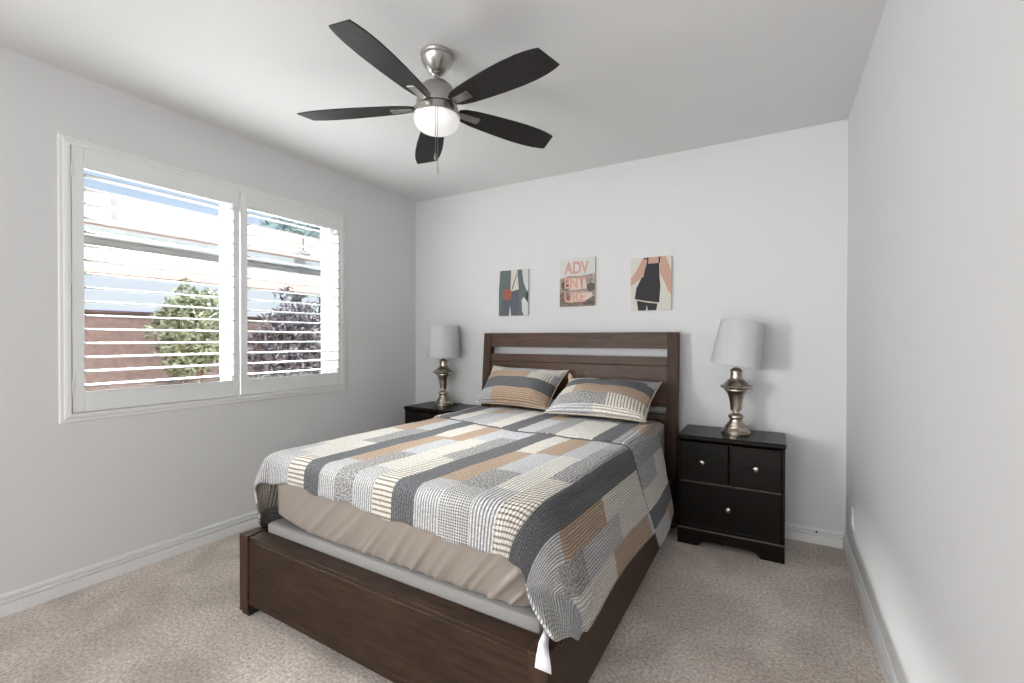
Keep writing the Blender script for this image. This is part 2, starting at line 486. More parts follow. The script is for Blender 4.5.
# ------------------------------------------------------------------ bed
BX0, BX1 = -2.265, -0.607
bc = (-1.436, 2.4, 0)
bed = empty('bed', bc, 'dark walnut queen bed frame with slatted headboard and low footboard', 'bed')
fy = 1.272
for x0, x1 in ((BX0, BX0 + 0.068), (BX1 - 0.068, BX1)):
    o = MB(bc).box(x0, x1, fy - 0.004, fy + 0.094, 0.018, 0.39).build('footboard_post', M['bed_wood_z'], bed, bevel=0.003)
    MB(bc).box(x0 + 0.008, x1 - 0.004, fy + 0.006, fy + 0.088, 0.0, 0.019).build('foot', M['black'], o)
fb = MB(bc)
x0, x1 = BX0 + 0.071, BX1 - 0.069
pr = [(fy + 0.001, 0.062), (fy + 0.001, 0.090), (fy + 0.004, 0.0915), (fy + 0.004, 0.095), (fy + 0.001, 0.096), (fy + 0.001, 0.367), (fy + 0.0025, 0.3685), (fy + 0.0055, 0.3685), (fy + 0.0055, 0.386), (fy + 0.084, 0.386), (fy + 0.084, 0.062)]
fb.prism(pr, lambda p: (x0, p[0], p[1]), lambda p: (x1, p[0], p[1]))
fb.build('footboard', M['bed_wood_x'], bed, bevel=0.0012)
for x0, x1 in ((BX0 + 0.003, BX0 + 0.03), (BX1 - 0.03, BX1 - 0.003)):
    MB(bc).box(x0, x1, fy + 0.094, 3.372, 0.078, 0.372).build('side_rail', M['bed_wood_y'], bed, bevel=0.003)
MB(bc).box(BX0 + 0.04, BX1 - 0.04, 1.42, 3.37, 0.165, 0.195).build('slat_platform', M['bed_wood_y'], bed)
for yy in (1.9, 2.4, 2.9):
    MB(bc).box(-1.47, -1.40, yy - 0.035, yy + 0.035, 0, 0.164).build('centre_leg', M['bed_wood_z'], bed)
# headboard leans back towards the wall
def hy(z): return 3.375 + 0.100 * (z / 1.39) ** 1.1
HZ = [0.0, 0.3, 0.6, 0.85, 1.1, 1.39]
for x0, x1 in ((-2.296, -2.218), (-0.692, -0.614)):
    pl = [(hy(z), z) for z in HZ] + [(hy(z) + 0.078 - 0.02 * z / 1.39, z) for z in HZ[::-1]]
    MB(bc).prism(pl, lambda p: (x0, p[0], p[1]), lambda p: (x1, p[0], p[1])).build('headboard_post', M['bed_wood_z'], bed, bevel=0.003)
def hb(name, z0, z1, groove=None, dep=0.014):
    pl = [(hy(z0) + dep, z0)]
    if groove: pl += [(hy(groove) + dep, groove - 0.003), (hy(groove) + dep + 0.005, groove - 0.001), (hy(groove) + dep + 0.005, groove + 0.001), (hy(groove) + dep, groove + 0.003)]
    pl += [(hy(z1) + dep, z1), (hy(z1) + dep + 0.03, z1), (hy(z0) + dep + 0.03, z0)]
    MB(bc).prism(pl, lambda p: (-2.219, p[0], p[1]), lambda p: (-0.691, p[0], p[1])).build(name, M['head_wood_lit'], bed, bevel=0.002)
hb('headboard_top_rail', 1.268, 1.39, dep=0.004)
hb('headboard_panel', 0.842, 1.207, 1.141)
hb('headboard_lower_panel', 0.27, 0.79)

# box foundation and mattress
def rounded_box(mb, lo, hi, r, nx, ny, nz, warp=None):
    """closed box with rounded edges, gridded so it can be warped"""
    lo, hi = Vector(lo), Vector(hi)
    cache = {}
    def grid(ns):  # denser near the ends
        return [0.5 - 0.5 * math.cos(PI * i / ns) for i in range(ns + 1)]
    G = (grid(nx), grid(ny), grid(nz))
    def vert(i, j, k):
        if (i, j, k) in cache: return cache[(i, j, k)]
        p = Vector((lo[0] + (hi[0] - lo[0]) * G[0][i], lo[1] + (hi[1] - lo[1]) * G[1][j], lo[2] + (hi[2] - lo[2]) * G[2][k]))
        q = Vector([min(max(p[a], lo[a] + r[a]), hi[a] - r[a]) for a in range(3)])
        d = Vector([(p[a] - q[a]) / r[a] for a in range(3)])
        if d.length > 1e-6:
            # map the cube corner to a sphere
            mxx = max(abs(c) for c in d); d = d * (mxx / d.length)
        p = q + Vector([d[a] * r[a] for a in range(3)])
        if warp: p = warp(p)
        v = mb.verts([p])[0]; cache[(i, j, k)] = v
        return v
    for i in range(nx):
        for j in range(ny):
            for k in (0, nz): mb.bm.faces.new([vert(i, j, k), vert(i + 1, j, k), vert(i + 1, j + 1, k), vert(i, j + 1, k)])
    for i in range(nx):
        for k in range(nz):
            for j in (0, ny): mb.bm.faces.new([vert(i, j, k), vert(i + 1, j, k), vert(i + 1, j, k + 1), vert(i, j, k + 1)])
    for j in range(ny):
        for k in range(nz):
            for i in (0, nx): mb.bm.faces.new([vert(i, j, k), vert(i, j + 1, k), vert(i, j + 1, k + 1), vert(i, j, k + 1)])
    return mb
fo = MB((-1.436, 2.38, 0.196))
rounded_box(fo, (-2.192, 1.362, 0.196), (-0.678, 3.366, 0.428), (0.022, 0.016, 0.016), 24, 24, 12)
tag(fo.build('box_foundation', M['foundation'], smooth=60), 'thin grey fabric foundation between bed frame and mattress', 'mattress foundation')
def sheet_warp(p):
    p = p.copy()
    front = max(0.0, min(1.0, (1.50 - p.y) / 0.06))
    zr = max(0.0, min(1.0, (p.z - 0.43) / 0.33))
    low = 1 - zr
    p.x += 0.06 * max(0.0, min(1.0, (p.y - 1.5) / 1.3)) * max(0.0, min(1.0, (-1.5 - p.x) / 0.6))
    for cx, sg, rc in ((-0.685 - 0.16, 1, 0.16), (-2.185 + 0.11, -1, 0.11)):   # corners rounded in plan
        dx_, dy_ = (p.x - cx) * sg, 1.372 + rc - p.y
        if dx_ > 0 and dy_ > 0:
            rr_ = math.hypot(dx_, dy_)
            if rr_ > rc:
                p.x = cx + sg * dx_ / rr_ * rc; p.y = 1.372 + rc - dy_ / rr_ * rc
    # lower left corner of the mattress is lifted and rounder than the right one
    p.z += 0.06 * max(0, (-1.78 - p.x) / 0.40) ** 2 * low * front
    if front > 0:
        # slanting folds that gather along the bottom edge, deepest right of centre
        nx = noise.noise(Vector((p.x * 1.7, 3.3, 0)))
        q = p.x * 1.0 - p.z * 0.9 + 0.05 * nx
        s1 = 1 - abs(math.sin(q * 21 + 1.6 * nx))
        s2 = 1 - abs(math.sin(q * 37 + 2.4 * nx + 1.0))
        env = max(0.0, min(1.0, (p.x + 2.05) / 0.5)) * max(0.0, min(1.0, (-0.70 - p.x) / 0.1 + 0.3))
        k = front * env * max(0.0, min(1.0, low * 1.35 - 0.1))
        p.y -= k * (0.016 * s1 ** 4 + 0.010 * s2 ** 4)
        p.y -= 0.004 * front * math.sin(PI * zr)
    return p
mt_ = MB((-1.436, 2.38, 0.428))
rounded_box(mt_, (-2.185, 1.372, 0.4285), (-0.685, 3.366, 0.757), (0.10, 0.03, 0.028), 200, 40, 40, sheet_warp)
tag(mt_.build('mattress', M['sheet'], smooth=180), 'thick mattress in a taupe satin fitted sheet, bare at the foot', 'mattress')

# ------------------------------------------------------------------ patchwork quilt
CXL, CXR, CYF, RQ = -2.145, -0.725, 1.405, 0.06
ZT = 0.778
STRIPS = [  # left edge of each strip (hem coordinates), then (material up to t)
    (-2.62, [('tweed', 1.75), ('cream', 2.1), ('grey', 9)]),
    (-2.50, [('ladder', 2.0), ('tan', 2.4), ('rib', 9)]),
    (-2.38, [('ladder', 1.9), ('char', 9)]),
    (-2.30, [('rib', 1.6), ('blue', 9)]),
    (-2.21, [('rib', 1.65), ('cream', 2.3), ('grey', 9)]),
    (-2.10, [('rib', 1.48), ('cream', 2.12), ('tan', 2.95), ('blue', 9)]),
    (-1.99, [('ladder', 1.44), ('cream', 1.78), ('tweed', 2.2), ('blue', 9)]),
    (-1.87, [('char', 9)]),
    (-1.766, [('rib', 1.50), ('tan', 2.10), ('cream', 9)]),
    (-1.66, [('tweed', 1.72), ('blue', 2.05), ('tan', 2.6), ('cream', 9)]),
    (-1.546, [('rib', 1.47), ('cream', 2.12), ('blue', 9)]),
    (-1.428, [('ladder', 1.74), ('tweed', 2.24), ('blue', 9)]),
    (-1.322, [('char', 9)]),
    (-1.205, [('rib', 1.48), ('tan', 2.02), ('cream', 9)]),
    (-1.088, [('check', 1.46), ('tweed', 1.70), ('blue', 2.03), ('tan', 2.6), ('cream', 9)]),
    (-0.945, [('rib', 1.50), ('cream', 2.05), ('blue', 9)]),
    (-0.848, [('ladder', 1.70), ('tweed', 2.28), ('grey', 9)]),
    (-0.752, [('char', 9)]),
    (-0.598, [('rib', 1.46), ('tan', 1.90), ('cream', 2.5), ('grey', 9)]),
    (-0.485, [('check', 1.40), ('tweed', 1.62), ('rib', 2.06), ('cream', 9)]),
    (-0.365, [('grey', 1.44), ('cream', 1.93), ('tan', 2.45), ('blue', 9)]),
]
S_END = -0.252
def cols_of(strips, end):
    cols = []; owner = []
    for k, (e, _) in enumerate(strips):
        e1 = strips[k + 1][0] if k + 1 < len(strips) else end
        nn = max(2, round((e1 - e) / 0.0105))
        for i in range(nn):
            cols.append(e + (e1 - e) * i / nn); owner.append(k)
    cols.append(end)
    return cols, owner
def drift(s, t):
    right = max(0.0, min(1.0, (s + 1.2) / 0.45))
    wgt = max(0.0, min(1.0, (s + 2.1) / 0.75)) * (1.0 - 0.65 * right)
    hump = max(0.0, 1 - abs(s + 0.76) / 0.17)          # strips swing towards the corner at the foot
    q = max(0.0, min(1.0, (t - 1.2) / 0.24)); q = q * q * (3 - 2 * q)
    return 0.095 * max(0.0, t - 1.4) * wgt + 0.04 * hump * q
def cloth(s, t, lift=0.0, rr=0.0, flare_r=0.225, dz=0.0):
    """s across (world x on top), t along (world y on top) to a point of the draped cloth"""
    far = max(0.0, min(1.0, (t - 1.5) / 1.3))
    x = min(max(s, CXL + 0.065 * far), CXR); y = max(t, CYF)
    a = s - x; b_ = y - t
    r = math.hypot(a, b_)
    RC = 0.10                                          # the mattress corner is rounded in plan
    a2, b2 = s - (CXR - RC), (CYF + RC) - t
    rounded = a2 > 0 and b2 > 0
    if rounded:
        r2_ = math.hypot(a2, b2)
        a, b_ = a2 / r2_, b2 / r2_
        x, y = CXR - RC + a * min(RC, r2_), CYF + RC - b_ * min(RC, r2_)
        r = max(0.0, r2_ - RC)
        a, b_ = a * max(r, 1e-9), b_ * max(r, 1e-9)
    R = RQ + rr
    if r < 1e-6:
        P = Vector((x, y, ZT + lift))
    else:
        dx, dy = a / r, -b_ / r
        cor = 2 * abs(dx * dy)                         # 1 in the middle of a corner
        left = dx < 0
        fl = flare_r if not left else 0.26
        if b_ > 0 and abs(dx) < 0.3: fl = 0.06 + (fl - 0.06) * abs(dx) / 0.3
        reff = r * (1 - (0.10 if not left else 0.04) * cor)
        if reff < R * PI / 2:
            ph = reff / R; h = R * math.sin(ph); d = R * (1 - math.cos(ph))
        else:
            e = reff - R * PI / 2
            if abs(dx) > 0.5 or b_ == 0:
                # gentle hanging folds
                fl2 = fl + 0.035 * math.sin(t * 5.2 + 0.6) * min(1, e / 0.3)
            else: fl2 = fl
            eta = math.atan(fl2 * (1 - 0.95 * cor) if not left else fl2 * (1 - 0.4 * cor))
            h = R + e * math.sin(eta); d = R + e * math.cos(eta)
        if not left and dx > 0.45 and t < 2.0:                     # pushed out over the rail and footboard at the bottom
            q_ = max(0.0, min(1.0, (d - 0.22) / 0.15)); q_ = q_ * q_ * (3 - 2 * q_) * min(1.0, (2.0 - t) / 0.4)
            h = max(h, q_ * (0.145 + (CXR - x)) / dx)
        if left and b_ <= 0: h += 0.07 * far * min(1.0, d / 0.33)
        if left: h += 0.04 * cor * math.sin(PI * max(0, min(1, (r - 0.03) / 0.36)))
        P = Vector((x + dx * (h + lift), y + dy * (h + lift), ZT + lift * max(0, 1 - r / R) - d))
    wv = noise.noise(Vector((s * 5, t * 4, 1.7))) * 0.006 + noise.noise(Vector((s * 16, t * 14, 4.1))) * 0.0022
    P.z += wv if r < 0.1 else 0
    if r >= 0.1: P.x += abs(wv) * (1 if a > 0 else -1) * 0.8
    return P

def quilt_mesh(name, strips, end, t0f, t1f, dt, pos, parent=None, use_drift=True, loc=(0, 0, 0)):
    cols, owner = cols_of(strips, end)
    nt_ = int(round(dt))
    me = bpy.data.meshes.new(name)
    vs, fs, mi, uvs = [], [], [], []
    L = Vector(loc)
    T = []
    for s in cols:
        t0, t1 = t0f(s), t1f(s)
        # rows snap to the absolute 1 cm grid except the first and last
        T.append([t0 + (t1 - t0) * j / nt_ for j in range(nt_ + 1)])
    for i, s in enumerate(cols):
        for j in range(nt_ + 1):
            t = T[i][j]
            ss = s + (drift(s, t) if use_drift else 0)
            vs.append(pos(ss, t) - L)
    R_ = nt_ + 1
    for i in range(len(cols) - 1):
        for j in range(nt_):
            fs.append((i * R_ + j, (i + 1) * R_ + j, (i + 1) * R_ + j + 1, i * R_ + j + 1))
            tm = 0.25 * (T[i][j] + T[i][j + 1] + T[i + 1][j] + T[i + 1][j + 1])
            for nm, te in strips[owner[i]][1]:
                if tm < te: break
            mi.append(QI[nm])
            uvs += [(cols[i], T[i][j]), (cols[i + 1], T[i + 1][j]), (cols[i + 1], T[i + 1][j + 1]), (cols[i], T[i][j + 1])]
    me.from_pydata(vs, [], fs)
    for m_ in QMATS: me.materials.append(m_)
    me.polygons.foreach_set('material_index', mi)
    ul = me.uv_layers.new(name='UVMap')
    ul.data.foreach_set('uv', [c for p in uvs for c in p])
    for p in me.polygons: p.use_smooth = True
    o = bpy.data.objects.new(name, me); COL.objects.link(o)
    if parent is not None: o.parent = parent
    else: o.location = loc
    so = o.modifiers.new('thickness', 'SOLIDIFY'); so.thickness = 0.011; so.offset = -1.0
    so.use_rim = True; so.material_offset_rim = 0
    return o
QL = (-1.436, 2.3, ZT)
def foot_hem(s):  # overhang is a little longer on the right
    b_ = 0.155 + 0.05 * max(0, min(1, (s + 2.0) / 1.2)) + 0.006 * math.sin(s * 17) + 0.004 * math.sin(s * 41)
    if s < -1.95: b_ += 0.02 * min(1, (-1.95 - s) / 0.25)
    if s < -2.46: b_ -= 0.17 * ((-2.46 - s) / 0.16) ** 2.0
    b_ += 0.06 * math.exp(-((s + 0.50) / 0.12) ** 2)
    if s > -0.46: b_ -= 0.20 * ((s + 0.46) / 0.222) ** 2.0
    return CYF - b_
quilt = quilt_mesh('patchwork_quilt', STRIPS, S_END, foot_hem, lambda s: 2.9, 165, lambda s, t: cloth(s, t), loc=QL)
tag(quilt, 'grey, tan, cream and charcoal patchwork quilt draped over the bed', 'quilt')

FOLD = [
    (-2.45, [('cream', 2.9), ('tan', 9)]),
    (-2.30, [('grey', 9)]),
    (-2.19, [('cream', 2.95), ('rib', 9)]),
    (-2.08, [('char', 9)]),
    (-1.97, [('cream', 2.9), ('blue', 9)]),
    (-1.86, [('grey', 2.86), ('tan', 9)]),
    (-1.74, [('rib', 2.88), ('grey', 9)]),
    (-1.61, [('cream', 9)]),
    (-1.48, [('char', 9)]),
    (-1.36, [('blue', 2.84), ('tan', 2.98), ('grey', 9)]),
    (-1.235, [('tweed', 9)]),
    (-1.11, [('cream', 2.9), ('tweed', 9)]),
    (-0.985, [('cream', 2.93), ('grey', 9)]),
    (-0.885, [('char', 9)]),
    (-0.77, [('grey', 2.74), ('tan', 9)]),
    (-0.68, [('tweed', 9)]),
    (-0.565, [('grey', 2.78), ('cream', 9)]),
    (-0.45, [('cream', 9)]),
    (-0.335, [('char', 9)]),
    (-0.235, [('rib', 2.86), ('tan', 9)]),
]
def fold_front(s):
    ss = max(min(s, CXR), CXL)
    if ss < -1.40: t = 2.57 + (ss + 2.05) * (2.43 - 2.57) / 0.65
    else: t = 2.43 - (ss + 1.40) * 0.015
    if s > CXR: t += 0.08 * (s - CXR) / 0.5
    return t
fold = quilt_mesh('folded_top_edge', FOLD, -0.135, fold_front, lambda s: 3.1 - 0.11 * max(0, min(1, (s + 1.0) / 0.3)) + (0 if s < CXR else 0.12 * (s - CXR)), 52,
                  lambda s, t: cloth(s, t, 0.014, 0.0, 0.20), parent=quilt, use_drift=False, loc=QL)
pp = MB(QL)
cols, _ = cols_of(FOLD, -0.135)
pp.tube([cloth(s, fold_front(s) - 0.001, 0.004, 0.0, 0.20) for s in cols[::2]], 0.004, 6)
pp.build('piped_seam', Q['seam'], quilt, smooth=180)
# care tag at the near right corner of the hem
tg = MB(QL)
path = [(-0.652, 1.352, 0.412), (-0.646, 1.335, 0.404), (-0.636, 1.30, 0.402), (-0.622, 1.270, 0.398), (-0.618, 1.261, 0.390), (-0.616, 1.258, 0.374), (-0.616, 1.256, 0.356)]
half = [0.008, 0.012, 0.016, 0.019, 0.022, 0.024, 0.026]
rows = []
for c, hw in zip(path, half):
    c = Vector(c); d = Vector((1.0, 0.12, -0.10))
    rows.append(tg.verts([c - d * hw, c + d * hw]))
for A, B in zip(rows, rows[1:]): tg.bm.faces.new([A[0], A[1], B[1], B[0]])
o = tg.build('care_tag', M['tag'], quilt, smooth=180)
o['label'] = 'white fabric care tag'
so = o.modifiers.new('thickness', 'SOLIDIFY'); so.thickness = 0.001

# ------------------------------------------------------------------ pillows
def pillow(name, TL, TR, BR, BL, thick, patch, label, loc, knot=False):
    """quilted sham; corner points of its mid surface; patch(u,v) -> fabric, u left to right, v top to bottom"""
    TL, TR, BR, BL = map(Vector, (TL, TR, BR, BL))
    nrm = ((TR - BL).cross(TL - BR)).normalized()
    if nrm.y > 0: nrm = -nrm
    N1, N2 = 64, 44
    L = Vector(loc)
    W, Hh = (TR - TL).length, (TL - BL).length
    me = bpy.data.meshes.new(name)
    vs, fs, mi, uvs = [], [], [], []
    def P(u, v, side):
        a, b_ = 2 * u - 1, 2 * v - 1
        pin = 0.055
        uu = 0.5 + 0.5 * a * (1 - pin * (1 - b_ * b_) )
        vv = 0.5 + 0.5 * b_ * (1 - pin * 1.3 * (1 - a * a))
        base = TL * (1 - uu) * (1 - vv) + TR * uu * (1 - vv) + BR * uu * vv + BL * (1 - uu) * vv
        k = max(0, (1 - abs(a) ** 2.6)) ** 0.62 * max(0, (1 - abs(b_) ** 2.4)) ** 0.62
        k *= 0.86 + 0.26 * v
        wr = noise.noise(Vector((u * 5 + loc[0] * 3, v * 4, side))) * 0.010 * (0.25 + k)
        return base + nrm * ((1.0 if side > 0 else 0.35) * side * thick * 0.5 * k + wr) + Vector((0, 0, -0.012 * (1 - a * a) * (1 - v)))
    idx = {}
    for side in (1, -1):
        for i in range(N1 + 1):
            for j in range(N2 + 1):
                edge = i in (0, N1) or j in (0, N2)
                key = (i, j, 0 if edge else side)
                if key in idx: continue
                idx[key] = len(vs); vs.append(P(i / N1, j / N2, 0.0 if edge else side) - L)
    for side in (1, -1):
        for i in range(N1):
            for j in range(N2):
                q = [(i, j), (i, j + 1), (i + 1, j + 1), (i + 1, j)]
                if side < 0: q = q[::-1]
                fs.append([idx[(x, y, 0 if (x in (0, N1) or y in (0, N2)) else side)] for x, y in q])
                mi.append(QI[patch((i + 0.5) / N1, (j + 0.5) / N2)])
                uvs += [(y / N2 * Hh, x / N1 * W) for x, y in q]
    me.from_pydata(vs, [], fs)
    for m_ in QMATS: me.materials.append(m_)
    me.polygons.foreach_set('material_index', mi)
    ul = me.uv_layers.new(name='UVMap'); ul.data.foreach_set('uv', [c for p in uvs for c in p])
    for p in me.polygons: p.use_smooth = True
    o = bpy.data.objects.new(name, me); COL.objects.link(o); o.location = loc
    tag(o, label, 'pillow', 'quilted pillows against the headboard')
    # flange seam round the edge
    per = [(i, 0) for i in range(0, N1)] + [(N1, j) for j in range(0, N2)] + [(i, N2) for i in range(N1, 0, -1)] + [(0, j) for j in range(N2, 0, -1)]
    sb = MB(loc)
    pts = [Vector(vs[idx[(i, j, 0)]]) + L for i, j in per]
    sb.tube(pts + [pts[0]], 0.0045, 6)
    sb.build('sham_edge', Q['bind'], o, smooth=180)
    if knot:
        d = Vector((-0.012, 0.0, 0.04))
        MB(loc).tube([TL - d * 0.6, TL + d * 0.2, TL + d * 0.7, TL + d * 1.0], [0.022, 0.020, 0.013, 0.004], 10).build('corner_tip', Q['tan'], o, smooth=180)
    return o
def pat1(u, v):
    if v < 0.25: return 'cream' if u < 0.22 else ('grey' if u < 0.72 else 'cream')
    if v < 0.47: return 'tan' if u < 0.66 else ('ladder' if u < 0.93 else 'grey')
    if v < 0.74: return 'char'
    return 'grey' if u < 0.24 else 'tan'
def pat2(u, v):
    if v < 0.21: return 'cream' if u < 0.6 else 'grey'
    if v < 0.47: return 'char' if u < 0.92 or v > 0.28 else 'grey'
    if v < 0.70: return 'ladder' if u < 0.22 else 'tan'
    if v < 0.90: return 'tweed' if u < 0.62 else 'ladder'
    return 'blue' if u < 0.5 else 'cream'
pillow('pillow', (-2.13, 3.375, 1.105), (-1.435, 3.385, 1.09), (-1.48, 3.09, 0.812), (-2.125, 3.09, 0.818), 0.25, pat1,
       'patchwork pillow on the window side, tan band above a charcoal band', (-1.8, 3.25, 0.8))
pillow('pillow', (-1.39, 3.33, 1.03), (-0.70, 3.325, 1.035), (-0.72, 2.94, 0.815), (-1.43, 2.94, 0.815), 0.24, pat2,
       'patchwork pillow nearer the right nightstand, charcoal band above a tan band', (-1.08, 3.2, 0.8), knot=True)

# the bed stands very slightly askew: its right front corner comes nearer the viewer
def askew(o, off):
    for v in o.data.vertices:
        p = v.co + off
        k = max(0.0, min(1.0, (3.4 - p.y) / 2.13)); e = p.x + 2.265
        v.co = Vector((p.x + 0.012 * e * k, p.y - 0.022 * e * k, p.z)) - off
for root in (bed, bpy.data.objects['box_foundation'], bpy.data.objects['mattress'], quilt):
    off = Vector(root.location)
    for o in [root] + list(root.children_recursive):
        if o.type == 'MESH': askew(o, off)

# ------------------------------------------------------------------ nightstands
NW, ND, NH = 0.612, 0.395, 0.712
def nightstand(loc, label):
    root = empty('nightstand', loc, label, 'nightstand', 'matching nightstands beside the bed')
    hw, fyd, bk = NW / 2, -ND / 2, ND / 2     # front at -y
    c = MB()
    for s in (-1, 1):
        xa, xb = sorted((s * hw, s * (hw - 0.016)))
        c.box(xa, xb, fyd + 0.004, bk, 0.0, 0.668)
    c.box(-hw + 0.016, hw - 0.016, bk - 0.008, bk, 0.03, 0.668)
    c.box(-hw + 0.016, hw - 0.016, fyd + 0.02, bk - 0.008, 0.105, 0.118)
    c.box(-hw + 0.016, hw - 0.016, fyd + 0.012, bk - 0.008, 0.404, 0.412)
    c.build('case', M['espresso'], root, bevel=0.0015)
    t = MB()
    ins = 0.0
    prof = [(-0.006, 0.668), (0.002, 0.674), (0.006, 0.682), (0.006, 0.694), (0.0, 0.702)]
    loops = []
    for e, z in prof:
        loops.append(t.verts([(-hw - e, fyd - e, z), (hw + e, fyd - e, z), (hw + e, bk, z), (-hw - e, bk, z)]))
    for A, B in zip(loops, loops[1:]):
        for i in range(4): t.bm.faces.new([A[i], A[(i + 1) % 4], B[(i + 1) % 4], B[i]])
    t.bm.faces.new(loops[0][::-1]); t.bm.faces.new(loops[-1])
    t.build('top', M['espresso'], root, bevel=0.002)
    # plinth with an arched cut-out
    arch = [(-hw + 0.001, 0.0), (-hw + 0.125, 0.0), (-hw + 0.133, 0.006), (-hw + 0.142, 0.022), (-hw + 0.16, 0.032), (-hw + 0.19, 0.037),
            (hw - 0.19, 0.037), (hw - 0.16, 0.032), (hw - 0.142, 0.022), (hw - 0.133, 0.006), (hw - 0.125, 0.0), (hw - 0.001, 0.0), (hw - 0.001, 0.1), (-hw + 0.001, 0.1)]
    p = MB().prism(arch, lambda q: (q[0], fyd - 0.004, q[1]), lambda q: (q[0], fyd + 0.014, q[1]))
    p.build('plinth', M['espresso'], root, bevel=0.002)
    MB().box(-hw, hw, fyd - 0.007, fyd + 0.016, 0.1, 0.108).build('moulding', M['espresso_edge_highlight'], root, bevel=0.002)
    MB().box(-hw + 0.017, hw - 0.017, fyd - 0.005, fyd + 0.011, 0.4035, 0.4115).build('drawer_rail', M['espresso_edge_highlight'], root, bevel=0.002)  # strip added to carry the painted light line under the upper drawers
    def drawer(x0, x1, z0, z1, kx, kz):
        d = MB()
        y0 = fyd - 0.006
        e = 0.0035
        lo = [d.verts([(x0 + a, y, z0 + a), (x1 - a, y, z0 + a), (x1 - a, y, z1 - a), (x0 + a, y, z1 - a)]) for a, y in ((0.0, fyd + 0.014), (0.0, fyd - 0.001), (e, y0), (e + 0.004, y0), (e + 0.007, y0 + 0.0015))]
        for A, B in zip(lo, lo[1:]):
            for i in range(4): d.bm.faces.new([A[i], A[(i + 1) % 4], B[(i + 1) % 4], B[i]])
        d.bm.faces.new(lo[0][::-1]); d.bm.faces.new(lo[-1])
        dr = d.build('drawer', M['espresso'], root, bevel=0.0008)
        k = MB().lathe([(0, -0.004), (0.007, -0.004), (0.006, 0.006), (0.007, 0.011), (0.0145, 0.017), (0.0165, 0.022), (0.0150, 0.027), (0.009, 0.0305), (0, 0.0315)], (0, 0, 0), 24)
        k.xform(Matrix.Translation((kx, y0 + 0.003, kz)) @ Matrix.Rotation(PI / 2, 4, 'X'))
        k.build('knob', M['knob'], dr, smooth=60)
    drawer(-hw + 0.017, -0.0008, 0.413, 0.664, -0.152, 0.541)
    drawer(0.0008, hw - 0.017, 0.413, 0.664, 0.152, 0.541)
    drawer(-hw + 0.017, hw - 0.017, 0.118, 0.403, 0.0, 0.268)
    return root
ns_r = nightstand((-0.258, 3.172 + ND / 2, 0), 'dark brown three-drawer nightstand with nickel knobs, right of the bed')
for o in ns_r.children_recursive:
    for v in o.data.vertices: v.co.z *= 0.712 / 0.702
ns_l = copy_tree(ns_r); ns_l.location = (-2.685, 3.19 + ND / 2, 0)
ns_l['label'] = 'dark brown nightstand half hidden behind the bed, on the window side'

# ------------------------------------------------------------------ table lamps
def table_lamp(loc, label):
    root = empty('table_lamp', loc, label, 'table lamp', 'pewter table lamps on the nightstands')
    MB().lathe([(0, 0), (0.089, 0.0), (0.091, 0.003), (0.091, 0.016), (0.088, 0.019), (0.081, 0.019), (0.081, 0.027), (0.078, 0.031), (0.068, 0.043), (0.066, 0.050), (0.066, 0.053), (0.060, 0.053), (0.055, 0.064), (0.054, 0.070), (0.047, 0.070), (0.041, 0.086), (0.040, 0.094), (0.032, 0.094), (0.030, 0.1), (0, 0.1)],
               seg=56).build('base', M['pewter'], root, smooth=28)
    MB().lathe([(0, 0.099), (0.034, 0.099), (0.043, 0.103), (0.0475, 0.111), (0.0475, 0.117), (0.043, 0.126), (0.034, 0.131), (0.024, 0.134), (0.0195, 0.142), (0.0195, 0.150), (0.028, 0.153), (0.034, 0.157), (0.034, 0.163), (0.036, 0.18), (0.041, 0.22), (0.049, 0.252), (0.059, 0.274), (0.070, 0.288), (0.072, 0.288), (0.072, 0.297), (0.084, 0.300),
                (0.098, 0.309), (0.100, 0.314), (0.098, 0.319), (0.088, 0.324), (0.078, 0.330), (0.064, 0.342), (0.054, 0.352), (0.050, 0.360), (0.040, 0.360), (0.036, 0.368), (0.0345, 0.378), (0.0345, 0.405), (0.038, 0.409), (0.038, 0.415), (0.034, 0.424), (0.022, 0.434), (0.008, 0.440), (0, 0.44)],
               seg=56).build('stem', M['pewter'], root, smooth=28)
    MB().lathe([(0.007, 0.436), (0.007, 0.720), (0.011, 0.722), (0.011, 0.737), (0.0, 0.740)], seg=16).build('harp_rod', M['nickel'], root, smooth=40)
    sh = MB()
    sh.lathe([(0.155, 0.452), (0.133, 0.748), (0.1315, 0.748), (0.1535, 0.452), (0.155, 0.452)], seg=72, cap=False)
    so_ = sh.build('lamp_shade', M['shade'], root, smooth=40)
    sp_ = MB()
    for k in range(3):
        a = 2 * PI * k / 3 + 0.4
        sp_.tube([(0, 0, 0.732), (0.13 * math.cos(a), 0.13 * math.sin(a), 0.735)], 0.0018, 6)
    sp_.build('spider_ring', M['nickel'], so_)
    return root
lamp_r = table_lamp((-0.232, 3.385, NH), 'pewter urn lamp with a slightly tilted white shade, on the right nightstand')
lamp_l = copy_tree(lamp_r)
lamp_l.location = (-2.725, 3.43, NH)
lamp_l['label'] = 'pewter urn lamp with a level white shade, on the nightstand by the window'
for ch in lamp_r.children:
    if ch.name.startswith('lamp_shade'):
        ch.matrix_local = Matrix.Translation((-0.004, 0, 0.452)) @ Matrix.Rotation(math.radians(8.5), 4, Vector((-0.35, 0.94, 0))) @ Matrix.Translation((0.0, 0, -0.452))
cd = MB((-2.725, 3.43, NH))
cd.tube([(-2.64, 3.40, NH + 0.005), (-2.625, 3.395, NH + 0.006), (-2.62, 3.42, NH + 0.006), (-2.60, 3.47, NH + 0.006), (-2.62, 3.53, NH + 0.006), (-2.62, 3.575, NH + 0.006)], 0.0035, 6)
cd.build('cord', M['black'], lamp_l, smooth=180)

